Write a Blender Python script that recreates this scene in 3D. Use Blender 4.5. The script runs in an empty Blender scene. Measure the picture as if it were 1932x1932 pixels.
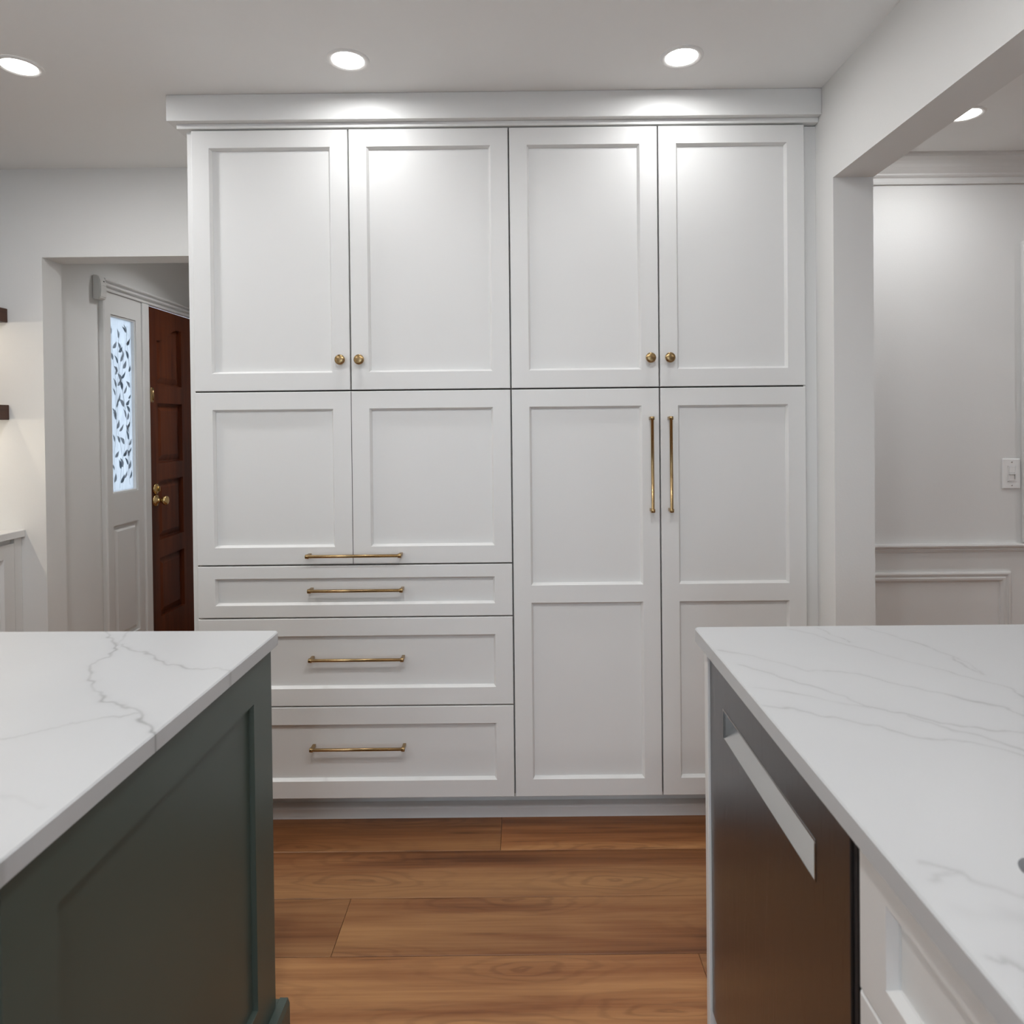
import bpy, bmesh, math, random
import numpy as np
from mathutils import Matrix, Vector

random.seed(7)
S = bpy.context.scene
COL = S.collection

# ------------------------------------------------------------------ camera
CAM_H = 1.363
cd = bpy.data.cameras.new('camera')
cam = bpy.data.objects.new('camera', cd)
COL.objects.link(cam)
cd.sensor_fit = 'HORIZONTAL'
cd.sensor_width = 36.0
cd.lens = 1260.0 / 1932.0 * 36.0
cd.shift_x = -10.95 / 1932.0
cd.shift_y = (809.0 - 966.0) / 1932.0
cd.clip_start = 0.02
cd.dof.use_dof = True
cd.dof.focus_distance = 2.25
cd.dof.aperture_fstop = 6.3
_r = Vector((0.99994522, 0.00041416, -0.01045879))
_u = Vector((0.01045434, 0.00957519, 0.99989951))
_f = Vector((-0.00051427, 0.99995407, -0.00957034))
cam.matrix_world = Matrix(((_r.x, _u.x, -_f.x, 0), (_r.y, _u.y, -_f.y, 0), (_r.z, _u.z, -_f.z, CAM_H), (0, 0, 0, 1)))
S.camera = cam

# ------------------------------------------------------------------ world, exposure
SKY_STRENGTH = 3.6
# watts of the recessed lamps, set per group to balance the light
W_LEFT, W_PANTRY, W_MID, W_REAR, W_DINING, W_DINING_REAR, W_ENTRY = 5.8, 1.45, 13.0, 4.4, 3.3, 5.8, 3.6
LED = 24.0                       # radiance of the shelf led strips
w = bpy.data.worlds.new('overcast_sky')
S.world = w
w.use_nodes = True
bg = w.node_tree.nodes['Background']
bg.inputs['Color'].default_value = (0.74, 0.86, 1.0, 1)
bg.inputs['Strength'].default_value = SKY_STRENGTH
S.view_settings.view_transform = 'Standard'
S.view_settings.look = 'None'
S.view_settings.gamma = 1.0
S.view_settings.use_curve_mapping = False
S.view_settings.exposure = 0.15
S.cycles.diffuse_bounces = 4
S.cycles.glossy_bounces = 3
S.cycles.max_bounces = 8
S.cycles.use_light_tree = False
S.cycles.sample_clamp_indirect = 6.0


def portal(name, loc, rot, sx, sy):
    l = bpy.data.lights.new(name, 'AREA')
    l.shape = 'RECTANGLE'
    l.size, l.size_y = sx, sy
    l.cycles.is_portal = True
    o = bpy.data.objects.new(name, l)
    o.location, o.rotation_euler = loc, rot
    COL.objects.link(o)
    return o


# daylight comes in through the patio door behind the camera and the entry sidelight
portal('daylight_portal', (-0.4, -3.02, 1.05), (math.radians(-90), 0, 0), 1.8, 2.0)
portal('daylight_portal', (-2.24, 3.5, 1.47), (0, math.radians(-90), 0), 0.95, 0.3)

# ------------------------------------------------------------------ materials
MATS = {}


def mat(name, col, rough=0.5, metal=0.0, spec=0.5, coat=0.0, bump=0.0, bscale=200.0, var=0.0, vscale=3.0, emit=None):
    m = bpy.data.materials.new(name)
    m.use_nodes = True
    nt = m.node_tree
    b = nt.nodes['Principled BSDF']
    b.inputs['Base Color'].default_value = (*col, 1)
    b.inputs['Roughness'].default_value = rough
    b.inputs['Metallic'].default_value = metal
    b.inputs['Specular IOR Level'].default_value = spec
    b.inputs['Coat Weight'].default_value = coat
    if emit:
        b.inputs['Emission Color'].default_value = (*emit[0], 1)
        b.inputs['Emission Strength'].default_value = emit[1]
    tc = nt.nodes.new('ShaderNodeTexCoord')
    if bump:
        n = nt.nodes.new('ShaderNodeTexNoise')
        n.inputs['Scale'].default_value = bscale
        n.inputs['Detail'].default_value = 3
        nt.links.new(tc.outputs['Object'], n.inputs['Vector'])
        bp = nt.nodes.new('ShaderNodeBump')
        bp.inputs['Strength'].default_value = bump
        bp.inputs['Distance'].default_value = 0.002
        nt.links.new(n.outputs['Fac'], bp.inputs['Height'])
        nt.links.new(bp.outputs['Normal'], b.inputs['Normal'])
    if var:
        n = nt.nodes.new('ShaderNodeTexNoise')
        n.inputs['Scale'].default_value = vscale
        nt.links.new(tc.outputs['Object'], n.inputs['Vector'])
        mx = nt.nodes.new('ShaderNodeMix')
        mx.data_type = 'RGBA'
        mx.inputs['A'].default_value = (*[c * (1 - var) for c in col], 1)
        mx.inputs['B'].default_value = (*[min(1, c * (1 + var)) for c in col], 1)
        nt.links.new(n.outputs['Fac'], mx.inputs['Factor'])
        nt.links.new(mx.outputs['Result'], b.inputs['Base Color'])
    MATS[name] = m
    return m


mat('wall_paint', (0.80, 0.792, 0.772), 0.6, spec=0.3, bump=0.12, bscale=160)
mat('ceiling_paint', (0.90, 0.897, 0.885), 0.8, spec=0.2)
mat('trim_paint', (0.76, 0.75, 0.73), 0.35, spec=0.5)
mat('cabinet_paint', (0.79, 0.785, 0.77), 0.38, spec=0.45)
mat('gap_shade', (0.03, 0.026, 0.022), 0.8)  # near-black colour standing in for shade in the door gaps
mat('green_paint', (0.066, 0.088, 0.074), 0.36, spec=0.5, var=0.02)
mat('brass', (0.40, 0.275, 0.135), 0.26, metal=1.0, bump=0.05, bscale=400)
mat('polished_brass', (0.72, 0.52, 0.24), 0.14, metal=1.0)
mat('steel_dark', (0.30, 0.29, 0.28), 0.24, metal=1.0, bump=0.03, bscale=300, var=0.05, vscale=4)
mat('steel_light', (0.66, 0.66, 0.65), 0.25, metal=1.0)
mat('sink_steel', (0.42, 0.42, 0.43), 0.35, metal=1.0)
mat('black_rubber', (0.022, 0.022, 0.024), 0.45)
mat('plastic_white', (0.88, 0.875, 0.86), 0.35)
mat('plastic_sensor', (0.72, 0.71, 0.68), 0.3)
mat('sensor_eye', (0.03, 0.03, 0.03), 0.2)
mat('subfloor', (0.035, 0.026, 0.02), 0.9)
mat('lamp_lens', (0.9, 0.9, 0.9), 0.4, emit=((1.0, 0.98, 0.95), 14.0))
mat('led_lens', (0.9, 0.9, 0.9), 0.4, emit=((1.0, 0.88, 0.70), LED))
mat('quartz_plain', (0.80, 0.80, 0.79), 0.2)
mat('outdoor_paving', (0.55, 0.54, 0.52), 0.9)


def wood_material(name, c_dark, c_mid, c_light, axis, rough=0.35, per_object=True, ring=5.0, figure=(0.22, 0.34, 0.72), cut=(0.34, 0.58, 0.84), spec=0.4, knots=0.0):
    m = bpy.data.materials.new(name)
    m.use_nodes = True
    nt = m.node_tree
    L = nt.links
    b = nt.nodes['Principled BSDF']
    tc = nt.nodes.new('ShaderNodeTexCoord')
    mp = nt.nodes.new('ShaderNodeMapping')
    sc = {'X': (0.55, 7.0, 7.0), 'Y': (7.0, 0.55, 7.0), 'Z': (7.0, 7.0, 0.55)}[axis]
    mp.inputs['Scale'].default_value = sc
    if per_object:
        oi = nt.nodes.new('ShaderNodeObjectInfo')
        ad = nt.nodes.new('ShaderNodeVectorMath')
        ad.operation = 'MULTIPLY_ADD'
        ad.inputs[1].default_value = (37.0, 21.0, 53.0)
        L.new(oi.outputs['Random'], ad.inputs[0])
        L.new(tc.outputs['Object'], ad.inputs[2])
        L.new(ad.outputs[0], mp.inputs['Vector'])
    else:
        L.new(tc.outputs['Object'], mp.inputs['Vector'])
    # broad flame figure: distorted bands
    n1 = nt.nodes.new('ShaderNodeTexNoise')
    n1.inputs['Scale'].default_value = 1.25
    n1.inputs['Detail'].default_value = 2.5
    n1.inputs['Distortion'].default_value = 0.7
    L.new(mp.outputs['Vector'], n1.inputs['Vector'])
    mu = nt.nodes.new('ShaderNodeMath')
    mu.operation = 'MULTIPLY'
    mu.inputs[1].default_value = ring
    L.new(n1.outputs['Fac'], mu.inputs[0])
    pp = nt.nodes.new('ShaderNodeMath')
    pp.operation = 'PINGPONG'
    pp.inputs[1].default_value = 1.0
    L.new(mu.outputs[0], pp.inputs[0])
    # fine fibre
    mp2 = nt.nodes.new('ShaderNodeMapping')
    s2 = {'X': (3.0, 120.0, 120.0), 'Y': (120.0, 3.0, 120.0), 'Z': (120.0, 120.0, 3.0)}[axis]
    mp2.inputs['Scale'].default_value = s2
    L.new(mp.inputs['Vector'].links[0].from_socket, mp2.inputs['Vector'])
    n2 = nt.nodes.new('ShaderNodeTexNoise')
    n2.inputs['Scale'].default_value = 1.0
    n2.inputs['Detail'].default_value = 4
    n2.inputs['Roughness'].default_value = 0.65
    L.new(mp2.outputs['Vector'], n2.inputs['Vector'])
    # broad tone drift
    n3 = nt.nodes.new('ShaderNodeTexNoise')
    n3.inputs['Scale'].default_value = 0.9
    n3.inputs['Detail'].default_value = 3
    L.new(mp.outputs['Vector'], n3.inputs['Vector'])
    m1 = nt.nodes.new('ShaderNodeMath'); m1.operation = 'MULTIPLY_ADD'
    m1.inputs[1].default_value = figure[0]
    L.new(pp.outputs[0], m1.inputs[0])
    m2 = nt.nodes.new('ShaderNodeMath'); m2.operation = 'MULTIPLY_ADD'
    m2.inputs[1].default_value = figure[1]
    L.new(n2.outputs['Fac'], m2.inputs[0])
    m3 = nt.nodes.new('ShaderNodeMath'); m3.operation = 'MULTIPLY'
    m3.inputs[1].default_value = figure[2]
    L.new(n3.outputs['Fac'], m3.inputs[0])
    L.new(m3.outputs[0], m2.inputs[2])
    L.new(m2.outputs[0], m1.inputs[2])
    rp = nt.nodes.new('ShaderNodeValToRGB')
    e = rp.color_ramp.elements
    e[0].position, e[0].color = cut[0], (*c_dark, 1)
    e[1].position, e[1].color = cut[2], (*c_light, 1)
    x = e.new(cut[1]); x.color = (*c_mid, 1)
    L.new(m1.outputs[0], rp.inputs['Fac'])
    out = rp.outputs['Color']
    # short dark mineral streaks
    mp4 = nt.nodes.new('ShaderNodeMapping')
    mp4.inputs['Scale'].default_value = {'X': (3.2, 46, 46), 'Y': (46, 3.2, 46), 'Z': (46, 46, 3.2)}[axis]
    L.new(mp.inputs['Vector'].links[0].from_socket, mp4.inputs['Vector'])
    n4 = nt.nodes.new('ShaderNodeTexNoise')
    n4.inputs['Scale'].default_value = 1.0
    n4.inputs['Detail'].default_value = 1
    L.new(mp4.outputs['Vector'], n4.inputs['Vector'])
    r4 = nt.nodes.new('ShaderNodeMapRange')
    r4.inputs['From Min'].default_value = 0.70
    r4.inputs['From Max'].default_value = 0.80
    r4.inputs['To Max'].default_value = 0.55
    L.new(n4.outputs['Fac'], r4.inputs['Value'])
    mx = nt.nodes.new('ShaderNodeMix'); mx.data_type = 'RGBA'
    mx.inputs['B'].default_value = (*[c * 0.35 for c in c_dark], 1)
    L.new(r4.outputs['Result'], mx.inputs['Factor'])
    L.new(out, mx.inputs['A'])
    out = mx.outputs['Result']
    if knots:
        # cathedral rings around scattered knots
        mp5 = nt.nodes.new('ShaderNodeMapping')
        mp5.inputs['Scale'].default_value = (1.5, 7.5, 1.0)
        L.new(mp.inputs['Vector'].links[0].from_socket, mp5.inputs['Vector'])
        wn = nt.nodes.new('ShaderNodeTexNoise')
        wn.inputs['Scale'].default_value = 2.2
        wn.inputs['Detail'].default_value = 3
        L.new(mp5.outputs['Vector'], wn.inputs['Vector'])
        wa = nt.nodes.new('ShaderNodeVectorMath'); wa.operation = 'MULTIPLY_ADD'
        wa.inputs[1].default_value = (0.45, 0.45, 0.0)
        L.new(wn.outputs['Color'], wa.inputs[0])
        L.new(mp5.outputs['Vector'], wa.inputs[2])
        vo = nt.nodes.new('ShaderNodeTexVoronoi')
        vo.voronoi_dimensions = '2D'
        vo.inputs['Scale'].default_value = 0.8
        L.new(wa.outputs[0], vo.inputs['Vector'])
        k1 = nt.nodes.new('ShaderNodeMath'); k1.operation = 'MULTIPLY'; k1.inputs[1].default_value = 62.0
        L.new(vo.outputs['Distance'], k1.inputs[0])
        k2 = nt.nodes.new('ShaderNodeMath'); k2.operation = 'SINE'
        L.new(k1.outputs[0], k2.inputs[0])
        k3 = nt.nodes.new('ShaderNodeMapRange')
        k3.inputs['From Min'].default_value = 0.1
        k3.inputs['To Min'].default_value = 0.0
        k3.inputs['To Max'].default_value = 1.0
        L.new(k2.outputs[0], k3.inputs['Value'])
        k4 = nt.nodes.new('ShaderNodeMapRange')
        k4.inputs['From Min'].default_value = 0.50
        k4.inputs['From Max'].default_value = 0.06
        k4.inputs['To Max'].default_value = knots
        L.new(vo.outputs['Distance'], k4.inputs['Value'])
        k5 = nt.nodes.new('ShaderNodeMath'); k5.operation = 'MULTIPLY'
        L.new(k3.outputs['Result'], k5.inputs[0]); L.new(k4.outputs['Result'], k5.inputs[1])
        km = nt.nodes.new('ShaderNodeMix'); km.data_type = 'RGBA'
        km.inputs['B'].default_value = (*[c * 0.75 for c in c_dark], 1)
        L.new(k5.outputs[0], km.inputs['Factor'])
        L.new(out, km.inputs['A'])
        out = km.outputs['Result']
    if per_object:
        hs = nt.nodes.new('ShaderNodeHueSaturation')
        mr = nt.nodes.new('ShaderNodeMapRange')
        mr.inputs['To Min'].default_value = 0.70
        mr.inputs['To Max'].default_value = 1.10
        L.new(oi.outputs['Random'], mr.inputs['Value'])
        L.new(mr.outputs['Result'], hs.inputs['Value'])
        L.new(out, hs.inputs['Color'])
        out = hs.outputs['Color']
    L.new(out, b.inputs['Base Color'])
    b.inputs['Roughness'].default_value = rough
    b.inputs['Specular IOR Level'].default_value = spec
    bp = nt.nodes.new('ShaderNodeBump')
    bp.inputs['Strength'].default_value = 0.12
    bp.inputs['Distance'].default_value = 0.001
    L.new(n2.outputs['Fac'], bp.inputs['Height'])
    L.new(bp.outputs['Normal'], b.inputs['Normal'])
    MATS[name] = m


wood_material('floor_wood', (0.105, 0.034, 0.012), (0.285, 0.112, 0.040), (0.49, 0.245, 0.098), 'X', 0.40, ring=6.0, figure=(0.16, 0.36, 0.95), cut=(0.42, 0.67, 0.96), knots=0.32)
wood_material('door_wood', (0.034, 0.0080, 0.0035), (0.085, 0.0195, 0.0070), (0.15, 0.037, 0.012), 'Z', 0.42, per_object=False, spec=0.22)
wood_material('shelf_wood', (0.030, 0.012, 0.008), (0.055, 0.022, 0.013), (0.085, 0.036, 0.020), 'Y', 0.45, per_object=False)


def quartz():
    m = bpy.data.materials.new('quartz')
    m.use_nodes = True
    nt = m.node_tree
    L = nt.links
    b = nt.nodes['Principled BSDF']
    at = nt.nodes.new('ShaderNodeAttribute')
    at.attribute_name = 'vein'
    tc = nt.nodes.new('ShaderNodeTexCoord')
    n = nt.nodes.new('ShaderNodeTexNoise')
    n.inputs['Scale'].default_value = 4.0
    n.inputs['Detail'].default_value = 4
    L.new(tc.outputs['Object'], n.inputs['Vector'])
    base = nt.nodes.new('ShaderNodeMix'); base.data_type = 'RGBA'
    base.inputs['A'].default_value = (0.485, 0.49, 0.495, 1)
    base.inputs['B'].default_value = (0.54, 0.543, 0.545, 1)
    L.new(n.outputs['Fac'], base.inputs['Factor'])
    mx = nt.nodes.new('ShaderNodeMix'); mx.data_type = 'RGBA'
    mx.inputs['B'].default_value = (0.17, 0.165, 0.16, 1)
    L.new(base.outputs['Result'], mx.inputs['A'])
    L.new(at.outputs['Fac'], mx.inputs['Factor'])
    L.new(mx.outputs['Result'], b.inputs['Base Color'])
    b.inputs['Roughness'].default_value = 0.36
    b.inputs['Specular IOR Level'].default_value = 0.4
    MATS['quartz'] = m


quartz()


def brushed(name, col, rough, axis_scale):
    m = bpy.data.materials.new(name)
    m.use_nodes = True
    nt = m.node_tree
    L = nt.links
    b = nt.nodes['Principled BSDF']
    b.inputs['Base Color'].default_value = (*col, 1)
    b.inputs['Metallic'].default_value = 1.0
    tc = nt.nodes.new('ShaderNodeTexCoord')
    mp = nt.nodes.new('ShaderNodeMapping')
    mp.inputs['Scale'].default_value = axis_scale
    n = nt.nodes.new('ShaderNodeTexNoise')
    n.inputs['Scale'].default_value = 1.0
    n.inputs['Detail'].default_value = 3
    L.new(tc.outputs['Object'], mp.inputs['Vector'])
    L.new(mp.outputs['Vector'], n.inputs['Vector'])
    mr = nt.nodes.new('ShaderNodeMapRange')
    mr.inputs['To Min'].default_value = rough * 0.75
    mr.inputs['To Max'].default_value = rough * 1.25
    L.new(n.outputs['Fac'], mr.inputs['Value'])
    L.new(mr.outputs['Result'], b.inputs['Roughness'])
    bp = nt.nodes.new('ShaderNodeBump')
    bp.inputs['Strength'].default_value = 0.01
    bp.inputs['Distance'].default_value = 0.0002
    L.new(n.outputs['Fac'], bp.inputs['Height'])
    L.new(bp.outputs['Normal'], b.inputs['Normal'])
    MATS[name] = m


brushed('brushed_steel', (0.205, 0.205, 0.21), 0.30, (900, 900, 6))


def frosted(name, col, gloss, wave):
    m = bpy.data.materials.new(name)
    m.use_nodes = True
    nt = m.node_tree
    L = nt.links
    for n in list(nt.nodes):
        if n.type != 'OUTPUT_MATERIAL':
            nt.nodes.remove(n)
    out = nt.nodes['Material Output']
    tr = nt.nodes.new('ShaderNodeBsdfTranslucent')
    df = nt.nodes.new('ShaderNodeBsdfDiffuse')
    gl = nt.nodes.new('ShaderNodeBsdfGlossy')
    gl.inputs['Roughness'].default_value = 0.25
    df.inputs['Color'].default_value = (0.5, 0.52, 0.54, 1)
    tc = nt.nodes.new('ShaderNodeTexCoord')
    mp = nt.nodes.new('ShaderNodeMapping')
    mp.inputs['Scale'].default_value = (1, 26, 5)
    n = nt.nodes.new('ShaderNodeTexNoise')
    n.inputs['Scale'].default_value = 1.0
    n.inputs['Detail'].default_value = 2
    n.inputs['Distortion'].default_value = 1.2
    L.new(tc.outputs['Object'], mp.inputs['Vector'])
    L.new(mp.outputs['Vector'], n.inputs['Vector'])
    mx = nt.nodes.new('ShaderNodeMix'); mx.data_type = 'RGBA'
    mx.inputs['A'].default_value = (*[c * (1 - wave) for c in col], 1)
    mx.inputs['B'].default_value = (*[min(1, c * (1 + wave)) for c in col], 1)
    L.new(n.outputs['Fac'], mx.inputs['Factor'])
    L.new(mx.outputs['Result'], tr.inputs['Color'])
    s1 = nt.nodes.new('ShaderNodeMixShader'); s1.inputs[0].default_value = 0.12
    L.new(tr.outputs[0], s1.inputs[1]); L.new(df.outputs[0], s1.inputs[2])
    s2 = nt.nodes.new('ShaderNodeMixShader'); s2.inputs[0].default_value = gloss
    L.new(s1.outputs[0], s2.inputs[1]); L.new(gl.outputs[0], s2.inputs[2])
    L.new(s2.outputs[0], out.inputs['Surface'])
    MATS[name] = m


frosted('frosted_glass', (0.62, 0.635, 0.65), 0.04, 0.16)
frosted('etched_leaf', (0.30, 0.355, 0.395), 0.05, 0.2)
frosted('etched_leaf_pale', (0.50, 0.52, 0.54), 0.05, 0.15)


def clear_glass():
    m = bpy.data.materials.new('clear_glass')
    m.use_nodes = True
    nt = m.node_tree
    for n in list(nt.nodes):
        if n.type != 'OUTPUT_MATERIAL':
            nt.nodes.remove(n)
    t = nt.nodes.new('ShaderNodeBsdfTransparent')
    t.inputs['Color'].default_value = (0.94, 0.96, 0.97, 1)
    g = nt.nodes.new('ShaderNodeBsdfGlossy')
    g.inputs['Roughness'].default_value = 0.02
    s = nt.nodes.new('ShaderNodeMixShader'); s.inputs[0].default_value = 0.06
    nt.links.new(t.outputs[0], s.inputs[1]); nt.links.new(g.outputs[0], s.inputs[2])
    nt.links.new(s.outputs[0], nt.nodes['Material Output'].inputs['Surface'])
    MATS['clear_glass'] = m


clear_glass()


# ------------------------------------------------------------------ mesh helpers
class MB:
    """Collects vertices and faces; build() links ONE mesh object."""

    def __init__(self):
        self.v, self.f, self.sm = [], [], []

    def add(self, verts, faces, smooth=False):
        o = len(self.v)
        self.v += [tuple(p) for p in verts]
        self.f += [tuple(i + o for i in q) for q in faces]
        self.sm += [smooth] * len(faces)
        return self

    def box(self, x0, x1, y0, y1, z0, z1, b=0.0):
        if b <= 0:
            v = [(x, y, z) for z in (z0, z1) for y in (y0, y1) for x in (x0, x1)]
            return self.add(v, [(0, 2, 3, 1), (4, 5, 7, 6), (0, 1, 5, 4), (2, 6, 7, 3), (0, 4, 6, 2), (1, 3, 7, 5)])
        bm = bmesh.new()
        bmesh.ops.create_cube(bm, size=1)
        for q in bm.verts:
            q.co = Vector(((x0 + x1) / 2 + q.co.x * (x1 - x0), (y0 + y1) / 2 + q.co.y * (y1 - y0), (z0 + z1) / 2 + q.co.z * (z1 - z0)))
        bmesh.ops.bevel(bm, geom=list(bm.edges), offset=b, segments=1, affect='EDGES', profile=0.5)
        self.from_bm(bm)
        return self

    def from_bm(self, bm, smooth=False):
        bm.verts.index_update()
        self.add([q.co for q in bm.verts], [[q.index for q in f.verts] for f in bm.faces], smooth)
        bm.free()

    def prism(self, prof, axis, a0, a1, smooth=False):
        """prof: closed 2-D polygon in the other two axes, extruded along axis."""
        n = len(prof)

        def P(a, p):
            return {'X': (a, p[0], p[1]), 'Y': (p[0], a, p[1]), 'Z': (p[0], p[1], a)}[axis]
        v = [P(a0, p) for p in prof] + [P(a1, p) for p in prof]
        self.add(v, [(i, (i + 1) % n, n + (i + 1) % n, n + i) for i in range(n)], smooth)
        self.add(v, [tuple(range(n))[::-1], tuple(range(n, 2 * n))])
        return self

    def lathe(self, prof, seg=28, axis='Z', loc=(0, 0, 0), smooth=True, cap=True):
        """prof: list of (r, h) along the axis."""
        v, f = [], []
        for r, hh in prof:
            for k in range(seg):
                a = 2 * math.pi * k / seg
                c, s = r * math.cos(a), r * math.sin(a)
                p = {'Z': (c, s, hh), 'Y': (c, hh, s), 'X': (hh, c, s)}[axis]
                v.append((p[0] + loc[0], p[1] + loc[1], p[2] + loc[2]))
        for i in range(len(prof) - 1):
            for k in range(seg):
                k2 = (k + 1) % seg
                f.append((i * seg + k, i * seg + k2, (i + 1) * seg + k2, (i + 1) * seg + k))
        self.add(v, f, smooth)
        if cap:
            o = len(self.v) - len(v)
            for i in (0, len(prof) - 1):
                if prof[i][0] > 1e-6:
                    self.f.append(tuple(o + i * seg + k for k in range(seg)))
                    self.sm.append(False)
        return self

    def mesh(self, name):
        me = bpy.data.meshes.new(name)
        me.from_pydata(self.v, [], self.f)
        bm = bmesh.new()
        bm.from_mesh(me)
        bmesh.ops.remove_doubles(bm, verts=bm.verts, dist=1e-6)
        bmesh.ops.recalc_face_normals(bm, faces=bm.faces)
        bm.to_mesh(me)
        bm.free()
        if any(self.sm) and len(me.polygons) == len(self.sm):
            me.polygons.foreach_set('use_smooth', self.sm)
            me.update()
        elif any(self.sm):
            me.shade_smooth()
        return me

    def build(self, name, material, parent=None, loc=None):
        return obj(name, self.mesh(name), material, parent, loc)


def obj(name, me, material, parent=None, loc=None):
    if material and not me.materials:
        me.materials.append(MATS[material])
    o = bpy.data.objects.new(name, me)
    COL.objects.link(o)
    if parent:
        o.parent = parent
    if loc:
        o.location = loc
    return o


def tag(o, label=None, cat=None, group=None, kind=None):
    if label: o['label'] = label
    if cat: o['category'] = cat
    if group: o['group'] = group
    if kind: o['kind'] = kind
    return o


def thing(name, label, cat, loc=(0, 0, 0), rz=0.0, group=None, kind=None):
    o = bpy.data.objects.new(name, None)
    o.empty_display_size = 0.1
    COL.objects.link(o)
    o.location = loc
    o.rotation_euler = (0, 0, rz)
    return tag(o, label, cat, group, kind)


def struct(name, mb, material, label, cat, parent=None):
    return tag(mb.build(name, material, parent), label, cat, kind='structure')


def shaker(xs, zs, t=0.021, c=0.0065, d=0.0135, b=0.0018):
    """Shaker frame facing -Y (front at y=0): xs, zs are ascending split lines; cells with odd
    column and odd row are the openings.  Returns the frame MB and the opening rectangles."""
    m = MB()
    x0, x1, z0, z1 = xs[0], xs[-1], zs[0], zs[-1]
    gx = [x0 + b] + list(xs[1:-1]) + [x1 - b]
    gz = [z0 + b] + list(zs[1:-1]) + [z1 - b]
    holes = []
    for i in range(len(gx) - 1):
        for j in range(len(gz) - 1):
            a, e, p, q = gx[i], gx[i + 1], gz[j], gz[j + 1]
            if i % 2 and j % 2:
                holes.append((a, e, p, q))
                o = [(a, 0, p), (e, 0, p), (e, 0, q), (a, 0, q)]
                dq = d - 0.003
                n = [(a + c, dq, p + c), (e - c, dq, p + c), (e - c, dq, q - c), (a + c, dq, q - c)]
                k = [(a + c, t, p + c), (e - c, t, p + c), (e - c, t, q - c), (a + c, t, q - c)]
                m.add(o + n + k, [(s, (s + 1) % 4, 4 + (s + 1) % 4, 4 + s) for s in range(4)]
                      + [(4 + s, 4 + (s + 1) % 4, 8 + (s + 1) % 4, 8 + s) for s in range(4)])
            else:
                m.add([(a, 0, p), (e, 0, p), (e, 0, q), (a, 0, q)], [(0, 1, 2, 3)])
    o = [(x0 + b, 0, z0 + b), (x1 - b, 0, z0 + b), (x1 - b, 0, z1 - b), (x0 + b, 0, z1 - b)]
    n = [(x0, b, z0), (x1, b, z0), (x1, b, z1), (x0, b, z1)]
    k = [(x0, t, z0), (x1, t, z0), (x1, t, z1), (x0, t, z1)]
    m.add(o + n + k, [(s, 4 + s, 4 + (s + 1) % 4, (s + 1) % 4) for s in range(4)]
          + [(4 + s, 8 + s, 8 + (s + 1) % 4, 4 + (s + 1) % 4) for s in range(4)])
    # back
    for i in range(len(xs) - 1):
        for j in range(len(zs) - 1):
            if not (i % 2 and j % 2):
                m.add([(xs[i], t, zs[j]), (xs[i], t, zs[j + 1]), (xs[i + 1], t, zs[j + 1]), (xs[i + 1], t, zs[j])], [(0, 1, 2, 3)])
    return m, holes


def shaker_front(parent, name, x0, x1, z0, z1, stile=0.058, rail=0.058, midz=None, midx=None, y=0.0, paint='cabinet_paint', frame_kw=None):
    """A shaker door or drawer front: the frame mesh with its recessed panels as children."""
    xs = [x0, x0 + stile]
    if midx:
        xs += [midx - stile - 0.002, midx + stile + 0.002]
    xs += [x1 - stile, x1]
    zs = [z0, z0 + rail]
    if midz:
        zs += [midz - rail / 2, midz + rail / 2]
    zs += [z1 - rail, z1]
    kw = frame_kw or {}
    d = kw.get('d', 0.0135)
    c = kw.get('c', 0.0065)
    m, holes = shaker(xs, zs, **kw)
    o = m.build(name, paint, parent, (0, y, 0))
    for (a, e, p, q) in holes:
        MB().box(a + c - 0.0005, e - c + 0.0005, d, d + 0.0065, p + c - 0.0005, q - c + 0.0005).build('panel', paint, o)
    return o


# ------------------------------------------------------------------ room dimensions
ZC = 2.451
XW = 1.008          # kitchen face of the right wall
YB = 2.82           # back wall
XL = -2.45          # left wall
YF = -3.0           # wall behind the camera
XR = 4.3            # far wall of the adjoining dining room
YE = 4.85           # end of the entry hall

# ------------------------------------------------------------------ structure
# floor of long planks running left to right
floor = tag(MB().box(XL - 0.1, XR + 0.1, YF - 0.1, YE + 0.1, -0.06, -0.012).build('floor', 'subfloor'),
            'warm brown wood plank floor running left to right', 'floor', kind='structure')
PW, PL = 0.2095, 1.52
plank_cache = {}


def plank_mesh(L, wd=PW):
    key = (round(L, 3), round(wd, 4))
    if key not in plank_cache:
        g, b = 0.0006, 0.0016
        m = MB()
        a0, a1, y0, y1 = -L / 2 + g, L / 2 - g, g, wd - g
        v = [(a0, y0, -0.012), (a1, y0, -0.012), (a1, y1, -0.012), (a0, y1, -0.012),
             (a0, y0, -b * 0.6), (a1, y0, -b * 0.6), (a1, y1, -b * 0.6), (a0, y1, -b * 0.6),
             (a0 + b, y0 + b, 0), (a1 - b, y0 + b, 0), (a1 - b, y1 - b, 0), (a0 + b, y1 - b, 0)]
        m.add(v, [(0, 1, 5, 4), (1, 2, 6, 5), (2, 3, 7, 6), (3, 0, 4, 7), (4, 5, 9, 8), (5, 6, 10, 9), (6, 7, 11, 10), (7, 4, 8, 11), (8, 9, 10, 11)])
        me = m.mesh('plank')
        me.materials.append(MATS['floor_wood'])
        plank_cache[key] = me
    return plank_cache[key]


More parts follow.
